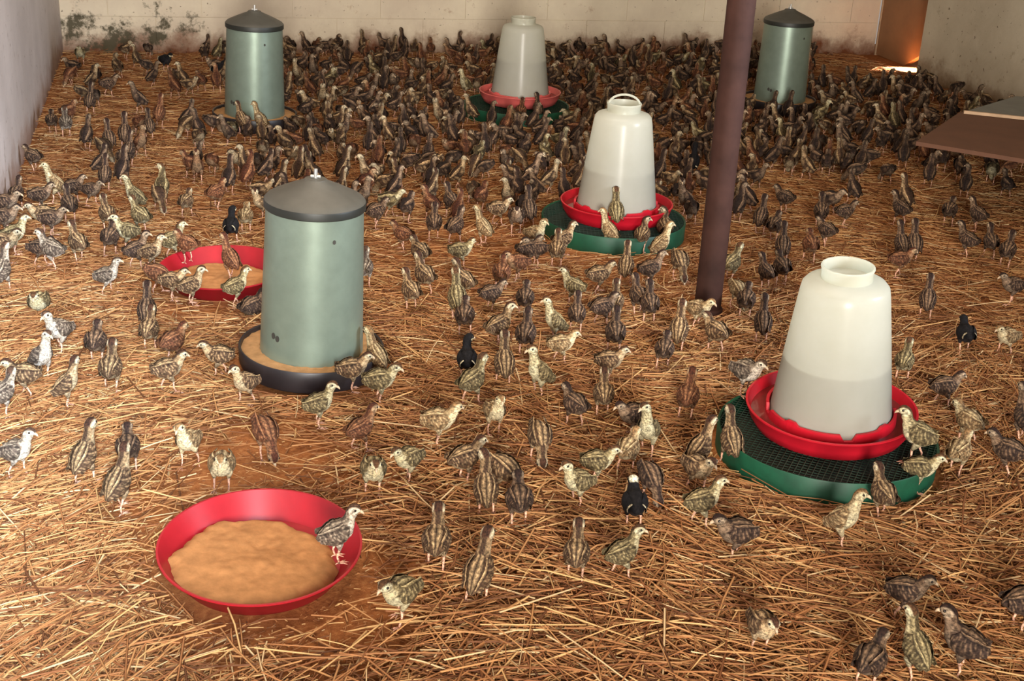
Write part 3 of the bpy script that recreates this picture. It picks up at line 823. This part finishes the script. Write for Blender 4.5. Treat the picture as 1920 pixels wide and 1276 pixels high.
#  foot pixel x, y | heading (0 right, 90 away, 180 left, 270 towards the camera) | pose | head turn | plumage | height above the floor | label
CHICKS = []
TABLE = '''
35 893 350 st 0 grey .008 | pale chick bright in daylight, facing right at the left edge
162 906 72 up 0 brown .008 | tall slim chick seen from behind, right of the bright daylit chick
228 957 62 up 30 brown .008 | chick walking away on the straw left of the nearest red pan
245 882 100 lo 0 dark .008 | hunched brown chick just behind the one walking away left of the nearest pan
357 873 262 st 0 cream .004 | chick facing the camera on bare litter above the left of the nearest pan
415 922 285 lo 0 cream .004 | chick facing the camera right behind the far rim of the nearest pan
75 584 275 si 0 olive .008 | chick hunched into a ball on straw near the left edge
113 661 250 st 0 grey .008 | small pale daylit chick facing the camera, upper of the white pair at left
83 713 325 up 0 grey .008 | tall white-breasted chick in daylight, lower of the white pair at left
50 744 185 lo 0 brown .008 | chick bending left beside the chick cut by the left edge
8 780 60 st 30 grey .008 | chick half cut by the left edge looking right over its shoulder
130 764 18 up 60 brown .008 | upright chick looking back left, standing in straw below the white pair
183 682 100 lo 0 dark .008 | dark chick partly hidden behind a striped one, left of the pan-side straw
209 735 95 st 0 brown .008 | striped chick seen from behind, right of the white-breasted chick
283 657 88 st 0 brown .008 | boldly striped chick seen from behind, below the left end of the rear pan
277 622 100 up 0 dark .008 | dark chick with raised neck below the left end of the rear pan
318 735 28 lo 0 brown .008 | chick running right between the striped backs and the nearest feeder
326 682 62 lo 0 rust .008 | brown chick heading away above the running one, left of the nearest feeder
412 705 180 lo 0 brown .008 | chick turned left close beside the black feeder tray
462 758 228 st 0 brown .008 | chick with pale throat standing at the left front of the feeder tray
598 800 20 st -30 olive .008 | olive chick standing alone in straw in front of the nearest feeder
498 856 300 pk 0 rust .004 | reddish brown chick pecking the bare litter between feeder and nearest pan
632 1050 22 st -30 grey .030 | grey chick standing inside the nearest red pan
875 714 90 st -60 black .008 | black chick with pale cheek seen from behind, right of the nearest feeder
884 759 52 st 0 olive .008 | barred chick leaning beside the black one right of the nearest feeder
941 724 100 up 0 brown .008 | upright striped chick seen from behind, right of the black chick
1006 744 212 up 0 olive .008 | upright olive chick in profile looking left, centre of the straw
935 652 38 st -30 brown .008 | chick looking right behind the black chick
985 667 80 st 0 dark .008 | dark chick seen from behind left of the cream chick
872 630 90 lo 0 dark .008 | dark striped chick bending forward above the black chick
706 707 142 up 0 cream .008 | cream chick reaching over the right rim of the nearest feeder tray
660 733 20 lo 0 brown .008 | streaked chick resting in front of the nearest feeder tray
712 757 22 lo -30 olive .008 | white-faced chick looking right, right front of the nearest feeder tray
675 845 45 st 0 rust .008 | chick moving away on straw below the nearest feeder, up from the pan
822 836 8 lo 30 cream .008 | buff chick in profile on straw right of the nearest pan's far side
925 814 292 st 0 cream .008 | little buff chick with dark eye line facing right front, centre
764 903 235 lo 0 olive .008 | olive chick on one leg looking left, right of the nearest pan
698 929 280 lo 0 olive .004 | squat chick facing the camera just right of the nearest pan
872 907 32 lo 0 brown .008 | striped chick at the left of the huddle right of the nearest pan
912 966 100 up 30 brown .008 | tall striped chick in the front of the huddle right of the nearest pan
945 927 328 pk 0 brown .008 | large brown chick bending down in the middle of the huddle
972 987 92 lo 0 dark .008 | boldly striped back at the right front of the huddle
817 1068 95 st 0 brown .008 | striped chick seen from behind, first right of the nearest pan
893 1130 65 up 0 brown .008 | upright brown chick seen from behind, front centre
1078 1087 90 st 0 brown .008 | cleanly striped chick seen from behind, standing in front of the black-and-white chick
1165 1086 30 st -30 olive .008 | olive chick with red-brown crown looking right, front centre
747 1165 228 lo 0 olive .004 | plump yellowish chick facing left below the right side of the nearest pan
1007 864 280 pk 0 brown .008 | chick with head lowered facing the camera, centre
1078 948 212 st 0 olive .008 | olive chick looking left in front of the barred one
1117 908 10 lo 0 olive .008 | barred chick with rounded back just behind the olive one looking left
1172 884 60 lo 0 cream .008 | fluffy pale chick above the black-and-white chick
1187 990 95 lo 0 pied .008 | black-and-white chick preening in the foreground
1215 938 300 pk 0 dark .008 | brown chick hidden behind the black-and-white one
1212 854 252 up -30 olive .008 | tall upright olive chick facing left front, left of the nearest platform
1180 818 210 lo 0 dark .008 | dark chick partly behind the tall upright olive one
1306 888 32 up 0 brown .008 | speckled chick stretching up left of the nearest green platform
1304 924 298 lo 0 brown .008 | ruffled chick in front of the stretching speckled one
1312 988 14 st 0 olive .008 | chick walking right, below the left side of the nearest platform
1372 1047 194 lo 0 dark .008 | dark brown chick walking left with white-ringed eye, lower right centre
1577 1024 318 up 30 cream .008 | pale-bellied chick standing below the front of the nearest platform
1648 970 108 st 0 brown .008 | striped chick seen from behind against the nearest platform's front edge
1423 1224 280 lo 0 brown .008 | lone chick facing the camera low on the right foreground straw
1690 1158 342 lo 0 dark .008 | dark chick bending right, upper one of the lower right corner group
1705 1270 128 up 0 olive .008 | chick with raised neck in the lower right corner group
1795 1264 150 st 0 dark .008 | dark-backed chick at the right of the lower right corner group
1620 1290 60 lo 0 dark .008 | chick cut off by the bottom edge at right
1908 1182 10 lo 0 dark .008 | chick half cut by the right edge near the bottom corner
1364 872 112 up 0 brown .008 | pale-naped chick standing against the left edge of the nearest platform
1396 740 318 lo 0 grey .061 | chick drinking at the left rear of the nearest red drinker tray
1712 866 168 st 0 olive .061 | olive chick on the nearest platform drinking from the front right of the tray
1718 922 352 lo 0 olive .008 | chick stretching a leg beside the front right of the nearest platform
1790 890 48 lo 0 cream .008 | fluffy pale chick just right of the nearest platform
1808 832 130 lo 0 cream .008 | blurred pale chick right of the nearest platform, farther back
1880 890 148 lo 0 dark .008 | dark chick in dim straw right of the nearest platform
1908 828 110 up 0 dark .008 | upright dark chick at the right edge level with the nearest drinker tray
1765 764 10 lo 0 dark .008 | brown chick moving right behind the nearest platform's right side
1805 662 90 lo 0 black .008 | nearly black chick alone on bare straw right of the nearest drinker jar
1690 714 60 st 0 olive .008 | chick peeking out from behind the right side of the nearest drinker jar
1880 665 200 lo 0 cream .008 | pale blurred chick at the right edge above the nearest platform
1733 597 80 up 0 dark .008 | dark long-necked chick to the right of the nearest drinker's neck
1893 570 185 lo 0 dark .008 | low dark chick at the right edge level with the nearest drinker's neck
1709 492 90 up 0 dark .008 | right one of two upright chicks behind the nearest drinker's neck
1686 490 105 up 0 dark .008 | left one of two upright chicks behind the nearest drinker's neck
1882 502 62 st 0 dark .008 | dark chick at the right edge in the shaded group
1808 482 130 st 0 dark .008 | dark chick at the left of the shaded group near the right edge
1852 484 92 st 0 dark .008 | striped dark chick in the middle of the shaded group near the right edge
1684 422 130 st 0 dark .008 | dark chick on the open shaded straw above the pair of upright chicks
1777 424 60 lo 0 dark .008 | dark chick bending on the shaded straw right of the lone one
1683 519 10 lo 0 rust .008 | crouching chick just above the right shoulder of the nearest drinker
1827 432 120 st 0 dark .008 | dark chick behind the shaded group near the right edge
1075 800 130 lo 0 dark .008 | dark chick with legs spread, left of the tall upright olive one
1128 780 86 st 0 brown .008 | striped chick seen from behind, left above the tall upright olive one
1140 716 10 lo 0 brown .008 | chick with black crown turned right, right of the centre
1148 664 90 st 0 dark .008 | dark striped back in the row between pole foot and cream chick
1050 682 16 lo 0 cream .008 | cream chick in profile looking right, centre of the scattered group
1037 642 200 up 0 olive .008 | large olive chick facing left just behind the cream chick
1078 624 90 st 0 dark .008 | dark striped back right of the large olive chick
1240 692 82 lo 0 dark .008 | dark striped chick bending away, lower of the pair left of the pole foot
1267 659 75 up 0 brown .008 | striped chick seen from behind, upper of the pair left of the pole foot
1338 662 130 lo 0 brown .008 | boldly striped chick just below the pole foot
1305 616 330 lo 0 cream .008 | pale chick huddled against the left of the pole foot
1283 787 72 st 0 rust .008 | small reddish chick left of the nearest platform's rear edge
1425 642 85 up 0 dark .008 | upright dark chick right of the pole foot
1395 598 80 lo 0 dark .008 | striped chick bending away close to the right of the pole foot
1380 577 300 pk 0 cream .008 | pale-headed chick pecking close to the right of the pole
1432 542 120 st 0 dark .008 | left chick of two in the straw between pole and nearest drinker
1463 535 100 lo 0 dark .008 | right chick of two in the straw between pole and nearest drinker
1465 494 80 up 0 dark .008 | white-naped upright chick in line between pole and nearest drinker
1450 452 60 lo 0 dark .008 | dark chick just behind the white-naped one right of the pole
1424 439 70 up 0 dark .008 | dark thin chick close right of the pole at mid height
1366 528 52 st 0 olive .008 | olive chick peeping out right behind the pole
1545 462 120 lo 0 dark .008 | dark chick on straw above the nearest drinker's neck
1537 427 80 st 0 dark .008 | stocky dark chick farther above the nearest drinker's neck
1582 425 20 lo 0 dark .008 | low dark chick right of the stocky one above the nearest drinker
1514 492 90 lo 0 rust .008 | crouched reddish chick left above the nearest drinker's neck
1467 400 130 lo 0 dark .008 | dark chick on open straw right of the pole, farther back
1215 607 90 st 0 dark .008 | front dark back of the tight group left of the pole
1193 591 108 st 0 dark .008 | dark back behind the front one of the tight group left of the pole
1217 540 14 st 0 dark .008 | dark chick looking right at the top of the tight group left of the pole
1172 534 85 up 0 brown .008 | upright striped chick left of the dark one looking right
1120 550 20 lo 0 brown .008 | chick with lowered head right of the olive chick facing left
1073 572 160 st 0 olive .008 | olive chick facing left in the scattered group below the middle platform
1127 612 30 lo 0 dark .008 | dark bending chick in the middle of the scattered group
1152 602 80 st 0 brown .008 | striped back next to the dark bending chick
1273 524 280 pk 0 brown .008 | speckled chick pecking toward the camera left of the pole
1237 494 20 up 0 cream .008 | pale-headed chick looking right, below the right front of the middle platform
1200 472 70 st -60 brown .008 | striped chick against the front of the middle platform, left of two
1243 460 92 st 60 brown .008 | striped chick against the front of the middle platform, right of two
1138 468 160 up 0 cream .008 | buff chick stretching its neck in front of the middle platform
1153 432 100 up 0 olive .061 | olive chick standing on the middle platform at the red tray
1055 482 22 st 0 brown .008 | chick in profile looking right at the left front of the middle platform
1043 502 90 st 0 brown .008 | striped back below the profile chick at the left front of the middle platform
1003 472 320 st 0 cream .008 | cream-headed chick left of the middle platform's front
1003 500 200 lo 0 dark .008 | dark chick bending below the cream-headed one left of the middle platform
770 582 120 st 0 brown .008 | front chick of the pair right of the nearest feeder's body
795 554 130 st 0 brown .008 | rear chick of the pair right of the nearest feeder's body
787 506 130 lo 0 brown .008 | crouching striped chick above the pair right of the nearest feeder
868 564 140 st 0 brown .008 | grey-brown chick in profile looking left, upper of two overlapping ones
857 599 108 up 0 olive .008 | upright chick seen from behind, lower of two overlapping ones
920 584 30 lo 0 dark .008 | dark bending chick between overlapping pair and single striped back
981 594 90 lo 0 dark .008 | single dark striped back with hidden head, centre
863 504 20 lo 30 olive .008 | chick with yellowish throat on straw right of the nearest feeder's lid level
853 457 60 st 0 dark .008 | boldly striped chick bending in the straw behind the yellow-throated one
905 458 150 up 0 cream .008 | long-necked cream chick looking left, left of the middle platform
990 502 30 lo 0 dark .008 | dark chick low in the straw left below the middle platform
968 527 200 lo 0 rust .008 | blurred brown chick moving left in the centre
938 547 90 lo 0 rust .008 | reddish crouching chick below the blurred one in the centre
755 470 150 lo 0 rust .008 | brown crouching chick right of the nearest feeder's upper body
705 428 50 lo 0 dark .008 | small dark chick close to the right of the nearest feeder's upper body
812 450 92 st 0 dark .008 | dark chick seen from behind left of the boldly striped bending one
933 422 20 lo 0 brown .008 | brown chick facing right, above the long-necked cream chick
967 438 275 lo 0 dark .008 | dark chick facing the camera left of the middle platform
846 408 120 st 0 dark .008 | slim dark chick above the boldly striped bending one
990 426 100 up 0 dark .008 | dark upright chick touching the left edge of the middle platform
685 537 90 st 0 grey .008 | grey chick half hidden behind the right side of the nearest feeder
436 456 92 st -30 black .050 | black chick perched on the far rim of the rear red pan
432 522 140 up 0 rust .030 | brown chick with stretched neck standing inside the rear red pan
443 574 32 st 0 olive .008 | dark-capped chick standing in front of the rear red pan
360 572 30 st -30 brown .008 | chick in front of the rear pan looking back, right of two
325 562 10 lo 0 brown .008 | chick in front of the rear pan with head down, left of two
298 550 20 pk 0 rust .008 | reddish chick bent beside the left end of the rear pan
285 507 15 st 0 brown .008 | white-faced chick looking right at the left of the rear pan
257 504 40 st -30 dark .008 | dark chick behind the white-faced one left of the rear pan
325 487 30 st 0 olive .008 | olive chick peeking over the left rear rim of the rear pan
352 492 150 lo 0 rust .030 | rust chick on the left rear rim of the rear red pan
240 470 200 st 0 olive .008 | pale-faced chick looking left, left of the rear pan
265 439 150 st 0 olive .008 | mottled chick in profile looking left, above left of the rear pan
255 402 180 up 0 olive .008 | olive chick upright behind another one above the rear pan
475 592 60 si 0 dark .008 | dark chick tucked against the left of the nearest feeder's tray
352 407 80 lo 0 brown .008 | crouched brown chick on straw behind the rear pan, left of two
408 394 70 lo 0 rust .008 | crouched brown chick on straw behind the rear pan, right of two
462 436 90 lo 0 cream .008 | blurred buff chick just behind the black one on the rear pan
203 552 15 st 0 grey .008 | grey barred chick in profile looking right, left of the rear pan on open straw
101 504 172 st 0 grey .008 | pale grey chick looking left, front of the cluster by the left wall
78 498 0 lo 0 dark .008 | dark chick hidden behind the pale one in the left cluster
148 492 130 st 0 brown .008 | brown chick seen from behind at the right of the left cluster
30 476 30 st 0 olive .008 | olive chick looking right at the left of the left cluster
8 548 70 up 0 grey .008 | upright chick cut by the left edge, below the left cluster
12 492 5 lo 0 brown .008 | chick at the left edge just above the upright cut one
82 436 200 lo 0 brown .008 | white-faced chick looking left in the middle of the left cluster
100 444 12 lo 0 dark .008 | dark chick looking right in the middle of the left cluster
132 417 120 st 0 dark .008 | dark striped back at the upper right of the left cluster
106 380 200 up 0 cream .008 | pale upright chick with white front at the top of the left cluster
140 380 40 lo 0 dark .008 | left bird of the dark huddle beside the pale upright one
173 386 350 lo 0 dark .008 | right bird of the dark huddle beside the pale upright one
198 356 100 up 0 dark .008 | dark striped chick standing behind the dark huddle at left
33 394 90 st 0 dark .008 | striped chick seen from behind next to the left wall foot
78 397 30 lo 0 dark .008 | dark chick bending right below the pale upright one
15 414 0 lo 0 dark .008 | pale-faced chick at the left edge by the wall foot, upper one
13 442 10 lo 0 dark .008 | pale-faced chick at the left edge by the wall foot, lower one
205 434 120 st 0 brown .008 | brown chick seen from behind between left cluster and rear pan
207 480 92 lo 0 dark .008 | dark round chick bending away between left cluster and rear pan
65 322 150 lo 0 dark .008 | striped chick alone at the foot of the left wall
100 250 100 lo 0 dark .008 | left one of a pair near the left wall in the back
125 258 110 st 0 grey .008 | right one of a pair near the left wall in the back
170 214 100 up 0 dark .008 | slim upright chick on open straw in the back left
205 182 30 lo 0 dark .008 | dark chick darting right in the back left
238 280 100 up 0 dark .008 | upper upright chick of two in line, left of the far left feeder
243 312 90 up 0 dark .008 | lower upright chick of two in line, left of the far left feeder
280 262 115 up 0 dark .008 | upright dark chick walking away, left of the far left feeder
205 290 120 up 0 dark .008 | upright dark chick left of the two in line
300 240 90 up 0 rust .008 | reddish striped back on open straw left of the far left feeder
312 134 330 lo 0 black .008 | black chick near the back wall at left
410 154 60 lo 0 black .008 | black chick beside the left of the far left feeder
455 250 135 up 0 brown .008 | left of two chicks in front of the far left feeder
488 252 160 up 0 cream .008 | right of two chicks in front of the far left feeder
975 232 80 st 0 rust .008 | reddish chick in front of the farthest drinker, left of two
1006 230 110 up 0 dark .008 | dark chick in front of the farthest drinker, right of two
1298 330 80 up 0 black .008 | black chick in the crowd left of the pole
1212 92 90 lo 0 black .008 | black chick standing against the back wall between farthest drinker and pole
'''
for line in TABLE.strip().splitlines():
    a, lab = line.split('|'); a = a.split()
    CHICKS.append((float(a[0]), float(a[1]), float(a[2]), a[3], float(a[4]), a[5], float(a[6]), lab.strip()))
for x, y, hd, pose, ht, var, z, lab in CHICKS:
    chick(ground(x, y, z), hd + rnd.uniform(-6, 6), pose, ht, var, z, lab, 'pheasant chicks told apart one by one', rnd.uniform(0.90, 1.04))

# ---- the packed crowd farther back
ZONES = [
    (lambda x, y: x < 480, 'in the loose crowd behind the rear pan'),
    (lambda x, y: x < 700, 'in the crowd behind the nearest feeder lid'),
    (lambda x, y: x < 1080, 'in the crowd left of the middle drinker'),
    (lambda x, y: x < 1370, 'in the crowd between middle drinker and pole'),
    (lambda x, y: True, 'in the shaded crowd right of the pole'),
]
POSE_W = {'st': 'standing', 'up': 'upright', 'lo': 'low', 'pk': 'pecking'}
VAR_W = {'brown': 'striped brown', 'dark': 'dark brown', 'rust': 'reddish', 'olive': 'olive'}


def density(x, y):
    if x < 120: return 0.05 if y > 160 else 0.0
    if x < 420: return 0.10 if y > 180 else 0.22
    if x < 560: return 0.55
    if x < 700: return 0.75 if y < 300 else 0.6
    if x < 1060: return 1.0 if y < 330 else 0.65
    if x < 1420: return 1.0 if y < 390 else 0.4
    if y < 165 and x > 1530 and x < 1730: return 0.07
    if y < 300: return 1.0
    return 0.42 if y < 350 else 0.10


crowd = []
tries = 0
while tries < 60000 and len(crowd) < 880:
    tries += 1
    x = rnd.uniform(60, 1990); y = rnd.uniform(94, 425)
    if rnd.random() > density(x, y) * (0.35 + 0.65 * (450 - y) / 350): continue
    p = ground(x, y, .008); a, b3 = to_room(p)
    if a < 0.08 or a > WID - 0.22 or b3 > -0.06: continue
    if any((p.x - q[0]) ** 2 + (p.y - q[1]) ** 2 < (q[2] + 0.035) ** 2 for q in OBST): continue
    if any((p.x - q[0]) ** 2 + (p.y - q[1]) ** 2 < 0.0042 for q in POS): continue
    POS.append((p.x, p.y)); crowd.append((y, x, p))
crowd.sort(key=lambda q: (q[2].x ** 2 + q[2].y ** 2))
N_OWN = 300 - len(CHICKS)
VARS = ['brown'] * 4 + ['dark'] * 9 + ['rust'] * 3 + ['olive']
big_v, big_f, big_c = [], [], []
LOW = {}; OWN = {}
for i, (y, x, p) in enumerate(crowd):
    var = rnd.choice(VARS if x < 1380 else VARS + ['dark'] * 8)
    pose = rnd.choice(('st', 'up', 'up', 'lo', 'lo', 'pk')); ht = rnd.choice((-60, 0, 0, 60)) if pose != 'pk' else 0
    hd = rnd.choice((rnd.gauss(95, 40), rnd.gauss(95, 40), rnd.uniform(0, 360))); sz = rnd.uniform(0.90, 1.06)
    k = rnd.randrange(2)
    if i < N_OWN:
        g = random.Random(i)
        me = cached('pheasant_chick', ('s', pose, ht, var, k), lambda: small_geo(pose, ht, var, g, 24, 14), M['feather'])
        o = link(bpy.data.objects.new('pheasant_chick', me)); o.location = p; o.rotation_euler = (0, 0, R(hd)); o.scale = (sz,) * 3
        zn = next(l for t, l in ZONES if t(x, y)); a360 = hd % 360
        way = 'facing right' if a360 < 40 or a360 > 320 else 'facing away' if a360 < 140 else 'facing left' if a360 < 220 else 'facing forward'
        tag(o, f'{POSE_W[pose]} {VAR_W[var]} chick {way} {zn}', 'chick', 'chicks ' + zn); OWN.setdefault(o['label'], []).append((x, o))
    else:
        key = (pose, ht, var)
        if key not in LOW:
            V, F, Cc = small_geo(pose, ht, var, random.Random(i), 14, 8)
            LOW[key] = (np.array([tuple(v) for v in V]), F, np.array([tuple(c) for c in Cc]))
        V, F, Cc = LOW[key]; c_, s_ = math.cos(R(hd)), math.sin(R(hd))
        W = V @ np.array(((c_, s_, 0), (-s_, c_, 0), (0, 0, 1))) * sz + np.array(p)
        n = sum(len(q) for q in big_v); big_v.append(W); big_f += [tuple(j + n for j in f) for f in F]; big_c.append(Cc * rnd.uniform(0.75, 1.1))
for lab, members in OWN.items():          # look-alikes of one spot: said by their order from left to right
    if len(members) > 1:
        members.sort(key=lambda q: q[0]); n = len(members)
        for k, (x, o) in enumerate(members):
            w = 'leftmost' if k == 0 else 'rightmost' if k == n - 1 else ('second', 'third', 'fourth', 'fifth', 'sixth')[min(k - 1, 4)] + '-from-left'
            o['label'] = w + ' ' + lab
o = mesh_obj('chick_crowd', np.concatenate(big_v).tolist(), big_f, M['feather'], None, True, np.concatenate(big_c))
tag(o, 'packed crowd of small brown chicks at the back of the room', 'chicks', kind='stuff')
print('CHICKS', len(CHICKS), 'crowd', len(crowd), 'own', N_OWN)
